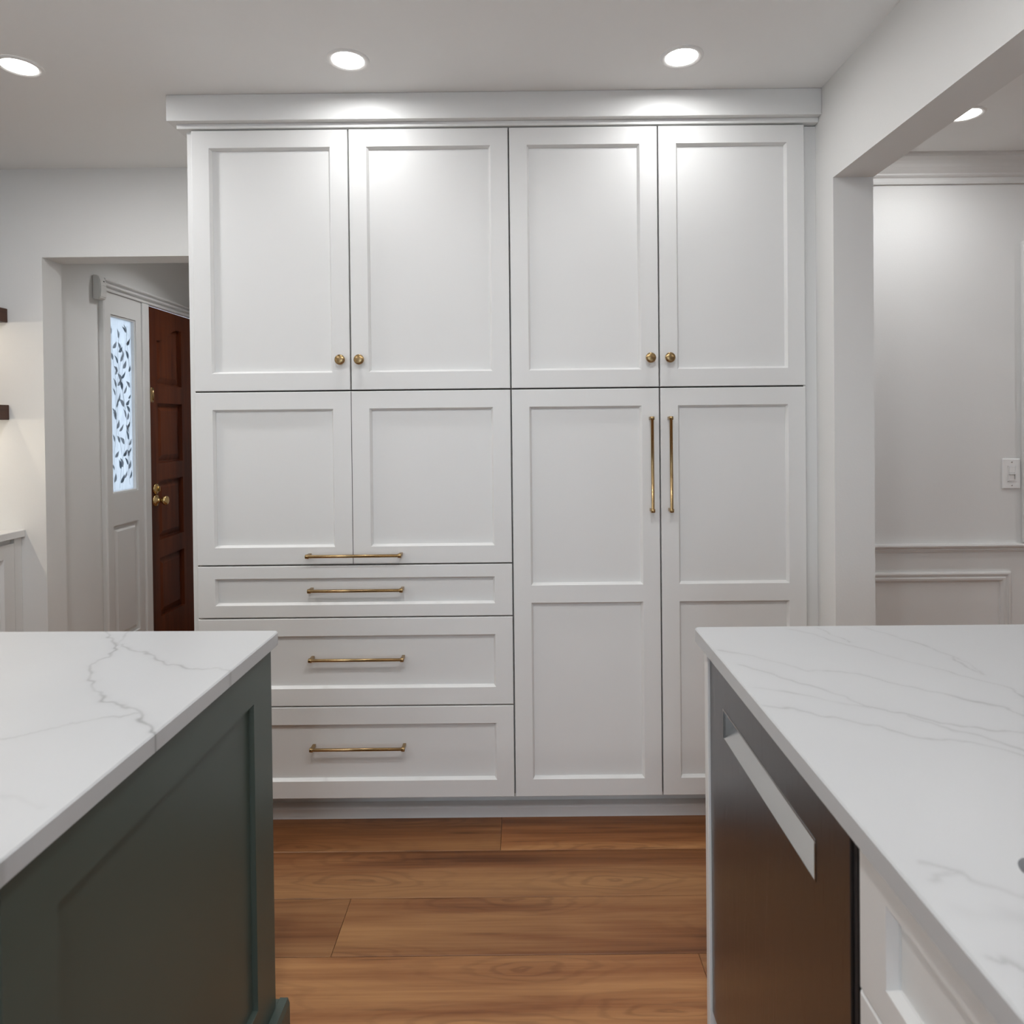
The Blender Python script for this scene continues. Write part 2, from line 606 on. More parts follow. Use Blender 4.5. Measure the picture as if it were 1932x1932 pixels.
JOINT = {1: -0.070, 0: -0.852, -1: -0.494, -2: 0.448, 2: -1.12}
k0 = math.floor((YF - 1.906) / PW)
k1 = math.ceil((YE - 1.906) / PW)
for k in range(k0, k1):
    y = 1.906 + k * PW
    j = JOINT.get(k, random.uniform(-0.7, 0.7))
    x = j - PL * math.ceil((j - XL) / PL)
    while x < XR:
        if k1 - 1 > k >= 5 and x > -0.9:      # beyond the back wall only the entry hall has a floor in view
            break
        a, e = max(x, XL), min(x + PL, XR)
        if e - a > 0.02:
            o = bpy.data.objects.new('plank', plank_mesh(e - a))
            COL.objects.link(o)
            o.parent = floor
            o.location = ((a + e) / 2, y, 0)
        x += PL

struct('ceiling', MB().box(XL - 0.12, XR + 0.12, YF - 0.12, YE + 0.12, ZC, ZC + 0.1), 'ceiling_paint', 'smooth off-white ceiling with round recessed lights', 'ceiling')

b = MB()
b.box(XL - 0.12, -2.0, YB, YB + 0.12, 0, ZC)
b.box(-2.0, -1.15, YB, YB + 0.12, 2.079, ZC)
b.box(-1.15, XR + 0.12, YB, YB + 0.12, 0, ZC)
struct('wall_back', b, 'wall_paint', 'off-white back wall with the doorway to the entry hall', 'wall')
struct('wall_left', MB().box(XL - 0.12, XL, YF, YB, 0, ZC), 'wall_paint', 'off-white wall behind the floating shelves', 'wall')
b = MB()
b.box(XW, XW + 0.127, 2.128, YB, 0, ZC)
b.box(XW, XW + 0.127, -1.4, 2.128, 2.130, ZC)
b.box(XW, XW + 0.127, YF, -1.4, 0, ZC)
struct('wall_right', b, 'wall_paint', 'off-white right wall with a wide cased opening to the dining room', 'wall')
b = MB()
b.box(XL - 0.12, -1.35, YF - 0.12, YF, 0, ZC)
b.box(0.55, XR + 0.12, YF - 0.12, YF, 0, ZC)
b.box(-1.35, 0.55, YF - 0.12, YF, 2.10, ZC)
struct('wall_front', b, 'wall_paint', 'off-white wall behind the viewer with a patio door', 'wall')
struct('wall_dining_right', MB().box(XR, XR + 0.12, YF, YB, 0, ZC), 'wall_paint', 'off-white far right wall of the dining room', 'wall')
b = MB()
b.box(-2.20, -2.08, YB + 0.12, 3.362, 0, ZC)
b.box(-2.20, -2.08, 3.362, 4.70, 2.060, ZC)
b.box(-2.20, -2.08, 4.70, YE, 0, ZC)
struct('wall_entry_left', b, 'wall_paint', 'off-white entry hall wall holding the brown front door', 'wall')
struct('wall_entry_back', MB().box(-2.20, -0.72, YE, YE + 0.12, 0, ZC), 'wall_paint', 'off-white end wall of the entry hall', 'wall')
struct('wall_entry_right', MB().box(-0.84, -0.72, YB + 0.12, YE, 0, ZC), 'wall_paint', 'off-white right wall of the entry hall', 'wall')

# patio door behind the camera: the daylight of the room
pd = thing('door_2', 'white framed sliding glass patio door behind the viewer', 'door', (-0.4, YF - 0.06, 0), kind='structure')
b = MB()
b.box(-0.95, -0.89, -0.04, 0.04, 0, 2.10); b.box(0.89, 0.95, -0.04, 0.04, 0, 2.10)
b.box(-0.89, 0.89, -0.04, 0.04, 2.04, 2.10); b.box(-0.89, 0.89, -0.04, 0.04, 0, 0.05); b.box(-0.035, 0.035, -0.03, 0.03, 0.05, 2.04)
b.build('door_frame', 'trim_paint', pd)
for a in (-0.89, 0.035):
    MB().box(a, a + 0.855, -0.004, 0.004, 0.05, 2.04).build('pane', 'clear_glass', pd)
struct('floor_outdoor', MB().box(-8, 8, -9, YF - 0.12, -0.16, -0.1), 'outdoor_paving', 'grey paving outside the patio door', 'paving')
struct('floor_porch', MB().box(-7, -2.2, 1.5, 7, -0.16, -0.1), 'outdoor_paving', 'grey paving outside the front door', 'paving')

# dining room trim: crown, chair rail, picture-frame moulding on the back wall
crown = [(0, 2.344), (-0.012, 2.344), (-0.014, 2.352), (-0.014, 2.368), (-0.022, 2.372), (-0.026, 2.377), (-0.026, 2.383), (-0.030, 2.387),
         (-0.037, 2.393), (-0.046, 2.403), (-0.052, 2.414), (-0.060, 2.424), (-0.070, 2.431), (-0.078, 2.435), (-0.080, 2.443), (-0.084, 2.446), (-0.084, ZC), (0, ZC)]
struct('trim_1', MB().prism([(YB + a, z) for a, z in crown], 'X', XW + 0.127, XR), 'trim_paint', 'stepped crown moulding along the dining room ceiling', 'moulding')
rail = [(0, 0.797), (-0.007, 0.797), (-0.009, 0.803), (-0.013, 0.806), (-0.013, 0.812), (-0.018, 0.815), (-0.025, 0.820), (-0.027, 0.826), (-0.024, 0.832), (0, 0.833)]
struct('trim_2', MB().prism([(YB + a, z) for a, z in rail], 'X', XW + 0.127, XR), 'trim_paint', 'chair rail across the dining room wall under the light switch', 'moulding')
pf = thing('trim_3', 'rectangular picture-frame moulding on the dining room wall below the chair rail', 'moulding', (0, 0, 0), kind='structure')
prof = [(0, 0), (0, -0.010), (0.006, -0.014), (0.012, -0.014), (0.016, -0.009), (0.022, -0.009), (0.026, -0.013), (0.034, -0.012), (0.042, -0.006), (0.044, 0)]


def frame_moulding(parent, x0, x1, z0, z1, yw):
    """Mitred picture-frame moulding; prof is (inward, proud)."""
    def rect(ins):
        return [(x0 + ins, z0 + ins), (x1 - ins, z0 + ins), (x1 - ins, z1 - ins), (x0 + ins, z1 - ins)]
    for s in range(4):
        m = MB()
        n = len(prof)
        v = [(rect(i)[s][0], yw + p, rect(i)[s][1]) for i, p in prof] + [(rect(i)[(s + 1) % 4][0], yw + p, rect(i)[(s + 1) % 4][1]) for i, p in prof]
        m.add(v, [(i, i + 1, n + i + 1, n + i) for i in range(n - 1)])
        m.build('moulding_strip', 'trim_paint', parent)


frame_moulding(pf, 1.24, 2.072, 0.16, 0.713, YB)
# window trim at the edge of the frame
wt = thing('window_2', 'white window casing standing on the chair rail at the right edge', 'window', (2.12, YB, 0), kind='structure')
b = MB()
b.box(0, 0.075, -0.022, -0.0005, 0.8335, 2.10, 0.004); b.box(0.875, 0.95, -0.022, -0.0005, 0.8335, 2.10, 0.004)
b.box(0.075, 0.875, -0.022, -0.0005, 2.025, 2.10, 0.004); b.box(0.075, 0.875, -0.022, -0.0005, 0.8335, 0.87, 0.004)
b.build('window_frame', 'trim_paint', wt)
MB().box(0.075, 0.875, -0.010, -0.001, 0.87, 2.025).build('pane', 'plastic_white', wt)

# ------------------------------------------------------------------ entry: casing, sidelight, front door
YD0, YD1 = 3.737, 4.665      # front door
cas = thing('trim_4', 'white stepped casing around the front door and its sidelight', 'door casing', (-2.08, 3.36, 0), kind='structure')
steps = [(0, 0), (0.024, 0), (0.026, 0.003), (0.026, 0.014), (0.016, 0.017), (0.016, 0.022), (0.030, 0.026), (0.032, 0.030), (0.030, 0.038), (0.020, 0.041), (0.020, 0.046), (0.034, 0.050), (0.036, 0.055), (0.034, 0.060), (0, 0.062)]
m = MB(); m.prism([(x, 2.043 + z) for x, z in steps], 'Y', -0.034, 1.35); m.build('head_casing', 'trim_paint', cas)
m = MB(); m.prism([(0, -0.034), (0.022, -0.034), (0.026, -0.028), (0.026, -0.012), (0.020, -0.006), (0.020, 0.008), (0, 0.008)], 'Z', 0, 2.05); m.build('side_casing', 'trim_paint', cas)
m = MB(); m.box(-0.06, 0.016, 0.298, 0.312, 0, 2.043, 0.003); m.box(-0.06, 0.026, 0.312, 0.3745, 0, 2.043, 0.004); m.build('mullion_post', 'trim_paint', cas)
m = MB(); m.box(0, 0.026, 1.31, 1.36, 0, 2.05, 0.004); m.build('side_casing', 'trim_paint', cas)

# sidelight: panelled white frame with an etched pane and a lower raised panel
sl = thing('window_1', 'narrow white sidelight with etched leaf glass beside the brown front door', 'window', (-2.062, 3.37, 0), kind='structure')
# local: x out of the wall (+X room side), y along the hall
gy0, gy1, gz0, gz1 = 0.030, 0.238, 1.028, 1.925
m = MB()
for (a, e, p, q) in ((-0.0075, gy0 - 0.008, 0.01, 2.042), (gy1 + 0.008, 0.2875, 0.01, 2.042),
                     (gy0 - 0.008, gy1 + 0.008, gz1 + 0.010, 2.042), (gy0 - 0.008, gy1 + 0.008, 0.856, gz0 - 0.010), (gy0 - 0.008, gy1 + 0.008, 0.01, 0.265)):
    m.box(-0.04, 0, a, e, p, q)
m.build('sash', 'trim_paint', sl)
m = MB()     # glazing bead
for (a, e, p, q) in ((gy0 - 0.008, gy0, gz0 - 0.010, gz1 + 0.010), (gy1, gy1 + 0.008, gz0 - 0.010, gz1 + 0.010), (gy0, gy1, gz1, gz1 + 0.010), (gy0, gy1, gz0 - 0.010, gz0)):
    m.box(-0.03, -0.005, a, e, p, q, 0.002)
m.build('glazing_bead', 'trim_paint', sl)
pane = MB().box(-0.026, -0.022, gy0, gy1, gz0, gz1).build('pane', 'frosted_glass', sl)
m = MB()     # lower raised panel
y0, y1, z0, z1 = gy0 - 0.008, gy1 + 0.008, 0.265, 0.856
m.box(-0.03, -0.012, y0, y1, z0, z1)
i1, i2 = 0.016, 0.034
v = [(-0.012, y0 + i1, z0 + i1), (-0.012, y1 - i1, z0 + i1), (-0.012, y1 - i1, z1 - i1), (-0.012, y0 + i1, z1 - i1),
     (-0.003, y0 + i2, z0 + i2), (-0.003, y1 - i2, z0 + i2), (-0.003, y1 - i2, z1 - i2), (-0.003, y0 + i2, z1 - i2)]
m.add(v, [(0, 1, 5, 4), (1, 2, 6, 5), (2, 3, 7, 6), (3, 0, 4, 7), (4, 5, 6, 7)])
m.build('lower_panel', 'trim_paint', sl)


# etched vines: stems and leaves in thin relief on the pane
def leaf_mesh(kind):
    m = MB()
    n = 7
    L_, W_ = (1.0, 0.16) if kind == 0 else (1.0, 0.23)
    top, bot = [], []
    for i in range(n + 1):
        t = i / n
        wv = W_ * math.sin(math.pi * t ** 0.8) * (1 - 0.25 * t)
        bend = 0.10 * math.sin(math.pi * t)
        top.append((0, bend + wv, t * L_)); bot.append((0, bend - wv, t * L_))
    v = []
    for x in (0.0, 0.03):
        v += [(x, a[1], a[2]) for a in top] + [(x, a[1], a[2]) for a in bot]
    k = n + 1
    f = []
    for i in range(n):
        f.append((2 * k + i, 2 * k + i + 1, 3 * k + i + 1, 3 * k + i))
        f.append((i, k + i, k + i + 1, i + 1))
        f.append((i, i + 1, 2 * k + i + 1, 2 * k + i))
        f.append((k + i, 3 * k + i, 3 * k + i + 1, k + i + 1))
    m.add(v, f)
    return m.mesh('leaf')


leaf_dark = []
for mt in ('etched_leaf', 'etched_leaf_pale'):
    for kd in (0, 1):
        me = leaf_mesh(kd)
        me.materials.append(MATS[mt])
        leaf_dark.append(me)


def stem(points, wd, material):
    m = MB()
    v = []
    for i, (y, z) in enumerate(points):
        a = points[max(0, i - 1)]; c = points[min(len(points) - 1, i + 1)]
        t = Vector((c[0] - a[0], c[1] - a[1])).normalized()
        nx, nz = -t.y * wd, t.x * wd
        v += [(-0.0219, y + nx, z + nz), (-0.0219, y - nx, z - nz), (-0.0211, y, z)]
    f = []
    for i in range(len(points) - 1):
        o = 3 * i
        f += [(o, o + 3, o + 5, o + 2), (o + 1, o + 2, o + 5, o + 4)]
    m.add(v, f)
    return m.build('stem', material, pane)


rng = random.Random(3)


def add_leaf(y, z, ang, size, pale):
    # keep the whole leaf on the glass
    for _ in range(8):
        ty, tz = y - math.sin(ang) * size * 1.05, z + math.cos(ang) * size * 1.05
        if gy0 + 0.012 < ty < gy1 - 0.008 and gz0 + 0.01 < tz < gz1 - 0.01 and gy0 + 0.012 < y < gy1 - 0.008 and gz0 + 0.01 < z < gz1 - 0.01:
            break
        size *= 0.8
        y += (0.134 - y) * 0.15
    else:
        return
    o = bpy.data.objects.new('leaf', leaf_dark[(2 if pale else 0) + rng.randint(0, 1)])
    COL.objects.link(o)
    o.parent = pane
    o.location = (-0.0219, y, z)
    o.rotation_euler = (ang, 0, 0)
    o.scale = (size * 0.3, size, size)


VINES = ((0.212, 0.016, 0.3, 1.05, 1.90, False), (0.150, 0.034, 1.7, 1.04, 1.86, False), (0.085, 0.020, 0.9, 1.04, 1.88, True), (0.180, 0.03, 2.9, 1.10, 1.90, True), (0.120, 0.03, 4.1, 1.06, 1.80, True))
for (base_y, amp, ph, z0_, z1_, pale) in VINES:
    pts = []
    for i in range(37):
        z = z0_ + (z1_ - z0_) * i / 36
        pts.append((base_y + amp * math.sin(ph + z * 9.0), z))
    stem(pts, 0.0010, 'etched_leaf_pale' if pale else 'etched_leaf')
    for i in range(1, 36, 3):
        y, z = pts[i]
        side = 1 if (i // 3) % 2 else -1
        a = side * rng.uniform(0.20, 0.85)
        add_leaf(y - math.sin(a) * 0.010, z + 0.010 * math.cos(a) + rng.uniform(-0.006, 0.006), a, rng.uniform(0.042, 0.058), pale or rng.random() < 0.25)

# front door: dark reddish-brown, eight panels in two columns
fd = thing('door_1', 'dark reddish brown panelled wooden front door with brass knob', 'door', (-2.070, YD0, 0), kind='structure')
W = YD1 - YD0 - 0.01
# local x out of the wall, y along
cols = [(0.100, 0.378), (0.540, 0.818)]
rows = [(0.262, 0.608), (0.708, 1.050), (1.150, 1.496), (1.600, 1.950)]
m = MB()
ys = [0.003, cols[0][0], cols[0][1], cols[1][0], cols[1][1], W]
zs = [0.008] + [q for r in rows for q in r] + [2.038]
for i in range(5):
    for j in range(len(zs) - 1):
        if not (i % 2 and j % 2):
            m.box(-0.044, 0, ys[i], ys[i + 1], zs[j], zs[j + 1])
door_slab = m.build('door_slab', 'door_wood', fd)
for (c0, c1) in cols:
    for (r0, r1) in rows:
        m = MB()
        m.box(-0.034, -0.020, c0, c1, r0, r1)
        i1, i2 = 0.012, 0.045
        v = [(-0.020, c0 + i1, r0 + i1), (-0.020, c1 - i1, r0 + i1), (-0.020, c1 - i1, r1 - i1), (-0.020, c0 + i1, r1 - i1),
             (-0.008, c0 + i2, r0 + i2), (-0.008, c1 - i2, r0 + i2), (-0.008, c1 - i2, r1 - i2), (-0.008, c0 + i2, r1 - i2)]
        m.add(v, [(0, 1, 5, 4), (1, 2, 6, 5), (2, 3, 7, 6), (3, 0, 4, 7), (4, 5, 6, 7)])
        m.build('door_panel', 'door_wood', fd)
for ci, (c0, c1) in enumerate(cols):      # scooped top rail over the upper panels
    n = 14
    pts = []
    for i in range(n + 1):
        t = i / n
        tt = t if ci == 0 else 1 - t
        s = 0.5 - 0.5 * math.cos(math.pi * min(1, max(0, (tt - 0.12) / 0.72)))
        pts.append((c0 + (c1 - c0) * t, 1.858 + 0.084 * s))
    poly = [(0, 0)] * 0 + pts + [(c1, 1.952), (c0, 1.952)]
    v = [(-0.0002, a, z) for a, z in pts] + [(-0.0002, a, 1.952) for a, z in pts] + [(-0.022, a, z) for a, z in pts]
    k = n + 1
    m = MB()
    m.add(v, [(i, i + 1, k + i + 1, k + i) for i in range(n)] + [(i, 2 * k + i, 2 * k + i + 1, i + 1) for i in range(n)])
    m.build('scooped_rail', 'door_wood', fd)
m = MB()
m.lathe([(0.0, 0.0), (0.031, 0.0), (0.031, 0.004), (0.026, 0.010), (0.017, 0.013), (0.0, 0.013)], 24, 'X')
m.box(0.012, 0.026, -0.003, 0.003, -0.014, 0.014, 0.001)
m.build('deadbolt', 'polished_brass', fd, (0.0, 0.066, 1.006))
m = MB()
m.lathe([(0.0, 0.0), (0.034, 0.0), (0.034, 0.004), (0.028, 0.011), (0.014, 0.015), (0.011, 0.030), (0.012, 0.038), (0.021, 0.043), (0.027, 0.052), (0.027, 0.061), (0.021, 0.069), (0.010, 0.072), (0.0, 0.072)], 28, 'X')
m.build('door_knob', 'polished_brass', fd, (0.0, 0.064, 0.940))
m = MB()
m.box(0.0165, 0.0285, -0.006, 0.018, -0.042, 0.042, 0.004); m.lathe([(0.006, -0.03), (0.0075, 0), (0.006, 0.03)], 12, 'Z', (0.026, 0.008, 0))
m.build('door_guard', 'brass', fd, (0.0, -0.003, 1.538))

# motion sensor
ms = thing('motion_sensor', 'small white motion sensor on the wall above the sidelight corner', 'sensor', (-2.08, 3.302, 2.05))
m = MB()
prof_s = [(0.0, -0.060), (0.030, -0.060), (0.040, -0.050), (0.043, -0.010), (0.040, 0.030), (0.028, 0.058), (0.0, 0.060)]
m.prism(prof_s, 'Y', -0.026, 0.026)
bm = bmesh.new(); me_ = m.mesh('tmp'); bm.from_mesh(me_); bmesh.ops.bevel(bm, geom=list(bm.edges), offset=0.004, segments=2, affect='EDGES')
m = MB(); m.from_bm(bm); m.build('housing', 'plastic_sensor', ms)
m = MB(); m.box(0.034, 0.0425, -0.018, 0.018, 0.010, 0.014, 0.001); m.build('lens_seam', 'plastic_white', ms)
MB().lathe([(0.0035, 0.032), (0.0035, 0.040), (0.0, 0.041)], 12, 'X', (0, 0.006, 0.030)).build('indicator', 'sensor_eye', ms)

# ------------------------------------------------------------------ pantry wall: two tall cabinet units
YC = 2.23            # front of the doors
G = 0.0024           # half gap
XC = [-1.0808, -0.5569, -0.0226, 0.4736, 0.9634]
ZR = [0.1041, 0.4165, 0.7150, 0.8922, 1.4752, 2.3462]


def knob_mesh():
    m = MB()
    m.lathe([(0.0, -0.0285), (0.008, -0.0283), (0.0135, -0.0270), (0.0168, -0.0245), (0.0172, -0.0215), (0.0150, -0.0190), (0.0075, -0.0165), (0.0062, -0.0120), (0.0062, -0.004), (0.0085, 0.0), (0.0, 0.0)], 32, 'Y')
    me = m.mesh('knob')
    me.materials.append(MATS['brass'])
    return me


def pull_mesh(vertical):
    """Bar pull, 320 mm long, centred, proud of y=0 by 38 mm."""
    H = 0.1585
    m = MB()
    ax = 'Z' if vertical else 'X'
    yb = -0.033
    # hexagonal-soft round bar with thicker end collars
    prof_p = [(0.0, -H), (0.0062, -H), (0.0075, -H + 0.0012), (0.0075, -H + 0.0110), (0.0053, -H + 0.0120), (0.0053, H - 0.0120), (0.0075, H - 0.0110), (0.0075, H - 0.0012), (0.0062, H), (0.0, H)]
    m.lathe(prof_p, 16, ax, (0, yb, 0))
    for s in (-1, 1):
        p = s * (H - 0.006)
        if vertical:
            m.box(-0.0050, 0.0050, yb + 0.003, 0, p - 0.0052, p + 0.0052, 0.0008)
        else:
            m.box(p - 0.0052, p + 0.0052, yb + 0.003, 0, -0.0050, 0.0050, 0.0008)
    me = m.mesh('bar_pull')
    me.materials.append(MATS['brass'])
    return me


KNOB, PULL_H, PULL_V = knob_mesh(), pull_mesh(False), pull_mesh(True)


def hang(me, name, parent, x, z, y=0.0, label=None):
    o = bpy.data.objects.new(name, me)
    COL.objects.link(o)
    o.parent = parent
    o.location = (x, y, z)
    return o


# unit A (left): two upper doors, one wide flap with two panels, three drawers
ua = thing('pantry_cabinet', 'tall white shaker pantry unit with three drawers under its doors, left half', 'cabinet', (0, YC, 0))
m = MB()
m.box(-1.102, -0.0226, 0.0212, 0.588, ZR[0] - 0.002, 2.352)
m.build('body', 'cabinet_paint', ua)
MB().box(-1.085, -0.0235, 0.0204, 0.0211, ZR[0] + 0.003, 2.3465).build('gap_shade_sheet', 'gap_shade', ua)  # thin dark sheet behind the doors, paints shade into their gaps
for i, kx in ((0, -0.587), (1, -0.524)):
    d = shaker_front(ua, 'door', XC[i] + G, XC[i + 1] - G, ZR[4] + G, ZR[5] - G)
    hang(KNOB, 'knob', d, kx, 1.5765)
# wide flap door with a centre groove
xs0, xs1, xm = XC[0] + G, XC[2] - G, XC[1] + 0.0005
d = shaker_front(ua, 'flap_door', xs0, xs1, ZR[3] + G, ZR[4] - G, midx=xm)
MB().box(xm - 0.0010, xm + 0.0010, -0.0002, 0.0006, ZR[3] + G + 0.001, ZR[4] - G - 0.001).build('centre_groove', 'gap_shade', d)  # flat dark strip drawn as the shade of the groove
hang(PULL_H, 'bar_pull', d, -0.548, 0.9275)
for (za, zb, rail_, pz) in ((ZR[2], ZR[3], 0.041, 0.8095), (ZR[1], ZR[2], 0.058, 0.5785), (ZR[0], ZR[1], 0.058, 0.280)):
    d = shaker_front(ua, 'drawer', xs0, xs1, za + G, zb - G, rail=rail_)
    hang(PULL_H, 'bar_pull', d, -0.5465, pz, 0.0135)

# unit B (right): two upper doors, two tall lower doors, filler strip
ub = thing('pantry_cabinet', 'tall white shaker pantry unit with two long vertical brass pulls, right half', 'cabinet', (0, YC, 0))
m = MB()
m.box(-0.0222, 0.9655, 0.0212, 0.588, ZR[0] - 0.002, 2.352)
m.build('body', 'cabinet_paint', ub)
MB().box(-0.0214, 0.9615, 0.0204, 0.0211, ZR[0] + 0.003, 2.3465).build('gap_shade_sheet', 'gap_shade', ub)  # same dark sheet, gap shade put into its colour
m = MB(); m.box(0.9660, XW - 0.0005, 0.0215, 0.0415, 0.04, 2.3455); m.build('filler_strip', 'cabinet_paint', ub)
for i, kx, px in ((2, 0.4410, 0.4415), (3, 0.5050, 0.5035)):
    d = shaker_front(ub, 'door', XC[i] + G, XC[i + 1] - G, ZR[4] + G, ZR[5] - G)
    hang(KNOB, 'knob', d, kx, 1.5725)
    d = shaker_front(ub, 'door', XC[i] + G, XC[i + 1] - G, ZR[0] + G, ZR[4] - G, midz=0.7875)
    hang(PULL_V, 'bar_pull', d, px, 1.2195)

# toe kick with its shoe moulding, one run under both units
tk = thing('baseboard_cabinet', 'pale toe kick strip under the white pantry cabinets', 'baseboard', (0, YC, 0), kind='structure')
MB().box(-1.095, XW - 0.0005, 0.100, 0.114, 0.0005, ZR[0] - 0.003).build('toe_board', 'cabinet_paint', tk)
m = MB(); m.prism([(0.0995, 0.0005), (0.063, 0.0005), (0.063, 0.0335), (0.066, 0.0375), (0.070, 0.039), (0.0995, 0.039)], 'X', -1.095, XW - 0.0005)
m.build('shoe_moulding', 'cabinet_paint', tk)

# crown over the pantry: fascia board and lower strip, both returning at the left end
cr = thing('trim_5', 'flat two-step white crown over the pantry cabinets', 'crown', (0, YC, 0), kind='structure')
MB().box(-1.146, XW - 0.0005, -0.027, 0.588, 2.3650, ZC - 0.0005, 0.0012).build('fascia', 'cabinet_paint', cr)
MB().box(-1.124, XW - 0.0005, -0.004, 0.588, 2.3485, 2.3648, 0.0012).build('lower_strip', 'cabinet_paint', cr)


# ------------------------------------------------------------------ worktops with veined quartz
def seg_dist(px, py, a, b_):
    ax, ay = a; bx, by = b_
    dx, dy = bx - ax, by - ay
    L2 = dx * dx + dy * dy + 1e-12
    t = np.clip(((px - ax) * dx + (py - ay) * dy) / L2, 0, 1)
    return np.hypot(px - ax - t * dx, py - ay - t * dy)


def wob(x, y, s, ph):
    return (np.sin(x * 61 * s + ph + 2.1 * np.sin(y * 47 * s)) + 0.6 * np.sin(y * 133 * s + 1.3 * ph + 1.7 * np.sin(x * 97 * s)) + 0.4 * np.sin((x + y) * 271 * s + ph)) / 2.0


def vein_field(X, Y, veins, jit):
    out = np.zeros_like(X)
    jx = X + jit * wob(X, Y, 1.3, 0.4)
    jy = Y + jit * wob(Y, X, 1.3, 2.2)
    for pts, wd, st in veins:
        x0, x1 = min(p[0] for p in pts) - 0.08, max(p[0] for p in pts) + 0.08
        y0, y1 = min(p[1] for p in pts) - 0.08, max(p[1] for p in pts) + 0.08
        sel = (jx > x0) & (jx < x1) & (jy > y0) & (jy < y1)
        if not sel.any():
            continue
        xx, yy = jx[sel], jy[sel]
        d = np.full(xx.shape, 9.0)
        for a, b_ in zip(pts[:-1], pts[1:]):
            d = np.minimum(d, seg_dist(xx, yy, a, b_))
        mod = 0.65 + 0.35 * wob(xx, yy, 0.55, len(pts))
        val = 1.3 * st * mod * (0.75 * np.exp(-(d / (0.75 * wd)) ** 2) + 0.10 * np.exp(-(d / (wd * 4)) ** 2))
        out[sel] = np.maximum(out[sel], val)
    return np.clip(out, 0, 1)


def axis_lines(a, b_, fa, fb, fine, coarse, extra):
    vals = {round(a, 5), round(b_, 5), round(a + 0.0025, 5), round(b_ - 0.0025, 5)}
    x = a
    while x < b_:
        vals.add(round(x, 5))
        x += fine if fa <= x < fb else coarse
    for e in extra:
        vals.add(round(e, 5))
    v = sorted(vals)
    keep = [v[0], round(a + 0.0025, 5)]
    for q in v:
        if q > keep[-1] + fine * 0.45 and q < b_ - 0.0025 - fine * 0.45:
            keep.append(q)
    keep += [round(b_ - 0.0025, 5), round(b_, 5)]
    return np.array(keep)


def rounded(X, Y, x0, x1, y0, y1, r):
    """Pull points in the corner squares onto a rounded corner."""
    cx = np.clip(X, x0 + r, x1 - r)
    cy = np.clip(Y, y0 + r, y1 - r)
    dx, dy = X - cx, Y - cy
    both = (np.abs(dx) > 0) & (np.abs(dy) > 0)
    mxn = np.maximum(np.abs(dx), np.abs(dy))
    ln = np.hypot(dx, dy) + 1e-12
    s = np.where(both, mxn / ln, 1.0)
    return cx + dx * s, cy + dy * s


